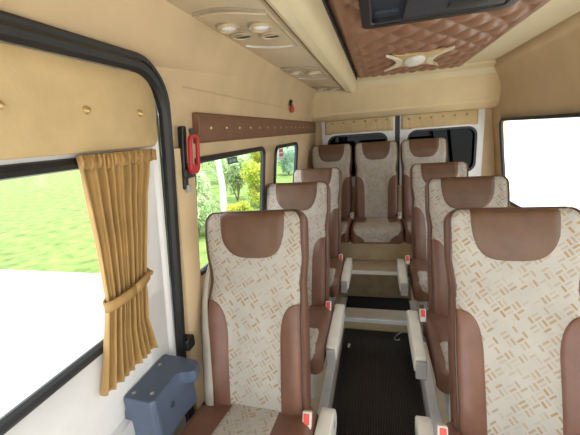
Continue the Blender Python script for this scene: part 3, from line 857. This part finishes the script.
    if kind == 'left':
        def belt():
            c = [(-.205, .41, .93, .010), (-.216, .345, .85, .013), (-.222, .300, .76, .016), (-.216, .262, .66, .020), (-.209, .228, .56, .023), (-.201, .196, .46, .024), (-.198, .176, .392, .024)]
            rows = []
            for x, y, z, w_ in c:
                x += .012*smooth(.95, .7, z) if z < .95 else 0; y -= .012
                rows.append([(x-w_, y+.012, z), (x-w_*.3, y-.002, z), (x+w_*.4, y-.004, z), (x+w_, y, z)])
            mb = MB(); mb.grid(rows); return mb
        inst('belt', belt, 'seat_belt', MT['belt'], t, solid=.003)
        inst('anchor', lambda: MB().box(-.215, -.180, .160, .198, .36, .395), 'belt_anchor', MT['black'], t, bevel=.004)
    return t
PZ = .1005
near = make_seat('left', 'nearest single seat on the left, in the foreground beside the sliding door pillar', (-.464, .78, PZ))
near.rotation_euler = (0, math.radians(-1.5), math.radians(-2))
for c in near.children:                          # its backrest stands a little more upright
    if c.name.split('.')[0] in ('back_shell', 'backrest_panel', 'headrest_pad', 'bolster', 'piping'):
        c.matrix_local = Matrix.Translation(CR) @ Matrix.Rotation(math.radians(5), 4, 'X') @ Matrix.Translation(-CR)
make_seat('left', 'second single seat on the left, beside the big window, behind the nearest', (-.504, 1.585, PZ))
make_seat('left', 'third single seat on the left, beside the small window before the back row', (-.510, 2.36, PZ))
make_seat('right', 'nearest seat right of the aisle, seen only as a brown edge at the right', (.452, .80, PZ))
make_seat('right', 'second seat right of the aisle, with its pale cloth edge behind the nearest brown edge', (.482, 1.56, PZ))
make_seat('right', 'third seat right of the aisle, directly in front of the back row', (.468, 2.36, PZ))
BZ = .265
make_seat('back', 'back row seat in the middle, facing straight down the aisle', (-.012, 3.03, BZ))
make_seat('back', 'back row seat at the left, in front of the left back door window', (-.462, 3.05, BZ))
make_seat('back', 'back row seat at the right, in front of the right back door window', (.436, 3.04, BZ))
# (objects that only served to hold shared meshes are the first seats themselves)

# ------------------------------------------------------------------ outside
GZ = -.65
mb = MB(); mb.box(-60, -2.6, 4.4, 60, GZ-.1, GZ); struct(mb.build('ground', MT['grass'], smooth=False), 'grass verge outside the left windows')
mb = MB(); mb.box(-60, -2.6, -30, 4.4, GZ-.1, GZ-.005); mb.box(-2.6, 40, -30, 60, GZ-.1, GZ-.005); struct(mb.build('ground_paving', MT['concrete'], smooth=False), 'pale paving around the van')
def leaf_mb(n, rx, ry, rz, cz0, size, seed):
    r = random.Random(seed); mb = MB()
    blobs = [(r.uniform(-.55, .55)*rx, r.uniform(-.55, .55)*ry, cz0+r.uniform(-.55, .6)*rz, r.uniform(.35, .6)) for _ in range(9)]
    for _ in range(n):
        b = r.choice(blobs)
        d = Vector((r.gauss(0, 1), r.gauss(0, 1), r.gauss(0, 1))).normalized()*(r.random()**.35)
        p = Vector((b[0]+d.x*rx*b[3], b[1]+d.y*ry*b[3], max(.03, b[2]+d.z*rz*b[3])))
        q_ = Vector((r.gauss(0, 1), r.gauss(0, 1), r.gauss(0, 1))).normalized(); w = q_.cross(Vector((r.gauss(0, 1), r.gauss(0, 1), 1))).normalized()
        s = size*r.uniform(.6, 1.3)
        mb.add([p-q_*s, p+w*s*.45, p+q_*s, p-w*s*.45], [(0, 1, 2, 3)])
    return mb
def bush(loc, rx, rz, m, label, seed, n=1600, size=.07, group=None):
    t = thing('bush', label, 'bush', loc, group)
    leaf_mb(n, rx, rx, rz, rz, size, seed).build('foliage', m, t, smooth=False)
    mb = MB(); r = random.Random(seed)
    for k in range(5):
        a = r.uniform(0, 6.28); mb.tube([(0, 0, 0), (.2*rx*math.cos(a), .2*rx*math.sin(a), rz*.6), (.5*rx*math.cos(a), .5*rx*math.sin(a), rz*1.2)], [.025, .018, .008], 6)
    mb.build('stem', MT['barkb'], t)
    return t
def tree(loc, h_, rx, cz0, rz, m, bark, label, seed, n=4200, tr=.09, size=.09):
    t = thing('tree', label, 'tree', loc)
    r = random.Random(seed)
    mb = MB(); mb.tube([(r.uniform(-.06, .06)*k, r.uniform(-.04, .04)*k, h_*k/8) for k in range(9)], [tr*(1-.09*k) for k in range(9)], 10)
    for k in range(7):
        a = r.uniform(0, 6.28); z = h_*r.uniform(.4, .85); mb.tube([(0, 0, z), (.4*rx*math.cos(a), .4*rx*math.sin(a), z+.4), (.85*rx*math.cos(a), .85*rx*math.sin(a), z+.7)], [tr*.4, tr*.25, tr*.1], 6)
    mb.build('trunk', bark, t)
    leaf_mb(n, rx, rx, rz, cz0, size, seed).build('foliage', m, t, smooth=False)
    return t
def away(dist, k, up=0):
    """a spot on the verge: k is the rearward run per metre to the left"""
    return (-dist, dist*k, GZ+up)
tree(away(4.6, 1.98), 6, 1.0, 5.0, 1.0, MT['lbirch'], MT['bark'], 'white trunked birch tree seen near the left of the big window', 11, 1500, .10, .07)
tree(away(8.2, 1.72), 7, 2.0, 2.5, 2.7, MT['lbirch'], MT['bark'], 'pale leafed birch tree at the left edge of the big window', 12, 6500)
tree(away(8.6, 2.35), 7, 2.0, 2.5, 2.7, MT['lgreen'], MT['barkb'], 'dark green tree in the middle of the big window', 13, 6500)
tree(away(8.6, 2.98), 7, 2.0, 2.5, 2.7, MT['lgreen'], MT['barkb'], 'green tree at the right edge of the big window', 14, 6500)
tree(away(8.2, 3.75), 7, 2.2, 2.5, 2.7, MT['lblue'], MT['barkb'], 'blue-green tree filling the small rear window', 15, 6500)
tree(away(8.0, 4.6), 7, 2.2, 2.5, 2.7, MT['lblue'], MT['barkb'], 'blue-green tree at the right edge of the small rear window', 16, 6000)
bush(away(4.0, 1.62), .62, .85, MT['lbirch'], 'pale green bush at the left of the big window, left of the birch trunk', 24, 5600, .05)
bush(away(4.7, 2.22), .66, .92, MT['lbirch'], 'pale green bush just right of the birch trunk', 23, 6000, .05)
bush(away(3.5, 2.76), .62, .70, MT['lyel'], 'sunlit yellow-green bush at the lower right of the big window', 21, 5600, .045)
bush(away(3.15, 2.28), .42, .42, MT['lyel'], 'low yellow-green bush at the bottom of the big window', 28, 3600, .04)
bush(away(7.0, 2.42), .8, 1.1, MT['lbirch'], 'tall pale bush in the middle of the big window, farther back', 29, 6000, .055)
bush(away(5.6, 2.80), .75, .98, MT['lyel'], 'tall yellow-green bush behind, right of the middle of the big window', 27, 5600, .055)
bush(away(4.6, 3.72), .62, .78, MT['lblue'], 'blue-green bush at the left of the small rear window', 26, 4400, .05)
bush(away(4.4, 4.45), .70, .62, MT['lyel'], 'yellow-green bush at the bottom of the small rear window', 25, 4600, .05)

# ------------------------------------------------------------------ light, camera
w = bpy.data.worlds.new('sky'); bpy.context.scene.world = w; w.use_nodes = True
bg = w.node_tree.nodes['Background']; bg.inputs[0].default_value = (.93, .97, 1.0, 1); bg.inputs[1].default_value = 1.5
sd = bpy.data.lights.new('sun', 'SUN'); sd.energy = 3.0; sd.angle = .02; sd.color = (1, .96, .86)
so = bpy.data.objects.new('sun', sd); C.objects.link(so); so.location = (4, -4, 8)
so.rotation_euler = Vector((-.42, .30, -1.0)).to_track_quat('-Z', 'Y').to_euler()

cam = bpy.data.cameras.new('camera'); cam.sensor_width = 36; cam.lens = 36*330/580; cam.clip_start = .02; cam.clip_end = 300
co = bpy.data.objects.new('camera', cam); C.objects.link(co)
f = 330.; vp = (377-290, 127-217.5); sl = -.077
Yc = Vector((vp[0], vp[1], f)); x2 = -(f*f+vp[1]*(vp[1]-sl*vp[0]))/(vp[0]+vp[1]*sl); y2 = vp[1]+sl*(x2-vp[0])
Xc = -Vector((x2, y2, f)); Xc.normalize(); Yc.normalize(); Zc = Xc.cross(Yc)
Mw = Matrix((Xc, Yc, Zc))                       # camera (right, down, forward) -> world
right, down, fwd = Mw.col[0], Mw.col[1], Mw.col[2]
rot = Matrix((right, -down, -fwd)).transposed()
co.matrix_world = Matrix.Translation((0, 0, 1.5)) @ rot.to_4x4()
S = bpy.context.scene; S.camera = co
S.view_settings.view_transform = 'Standard'; S.view_settings.look = 'None'; S.view_settings.gamma = 1; S.view_settings.exposure = 1.05
S.cycles.max_bounces = 10; S.cycles.diffuse_bounces = 6; S.cycles.transparent_max_bounces = 16
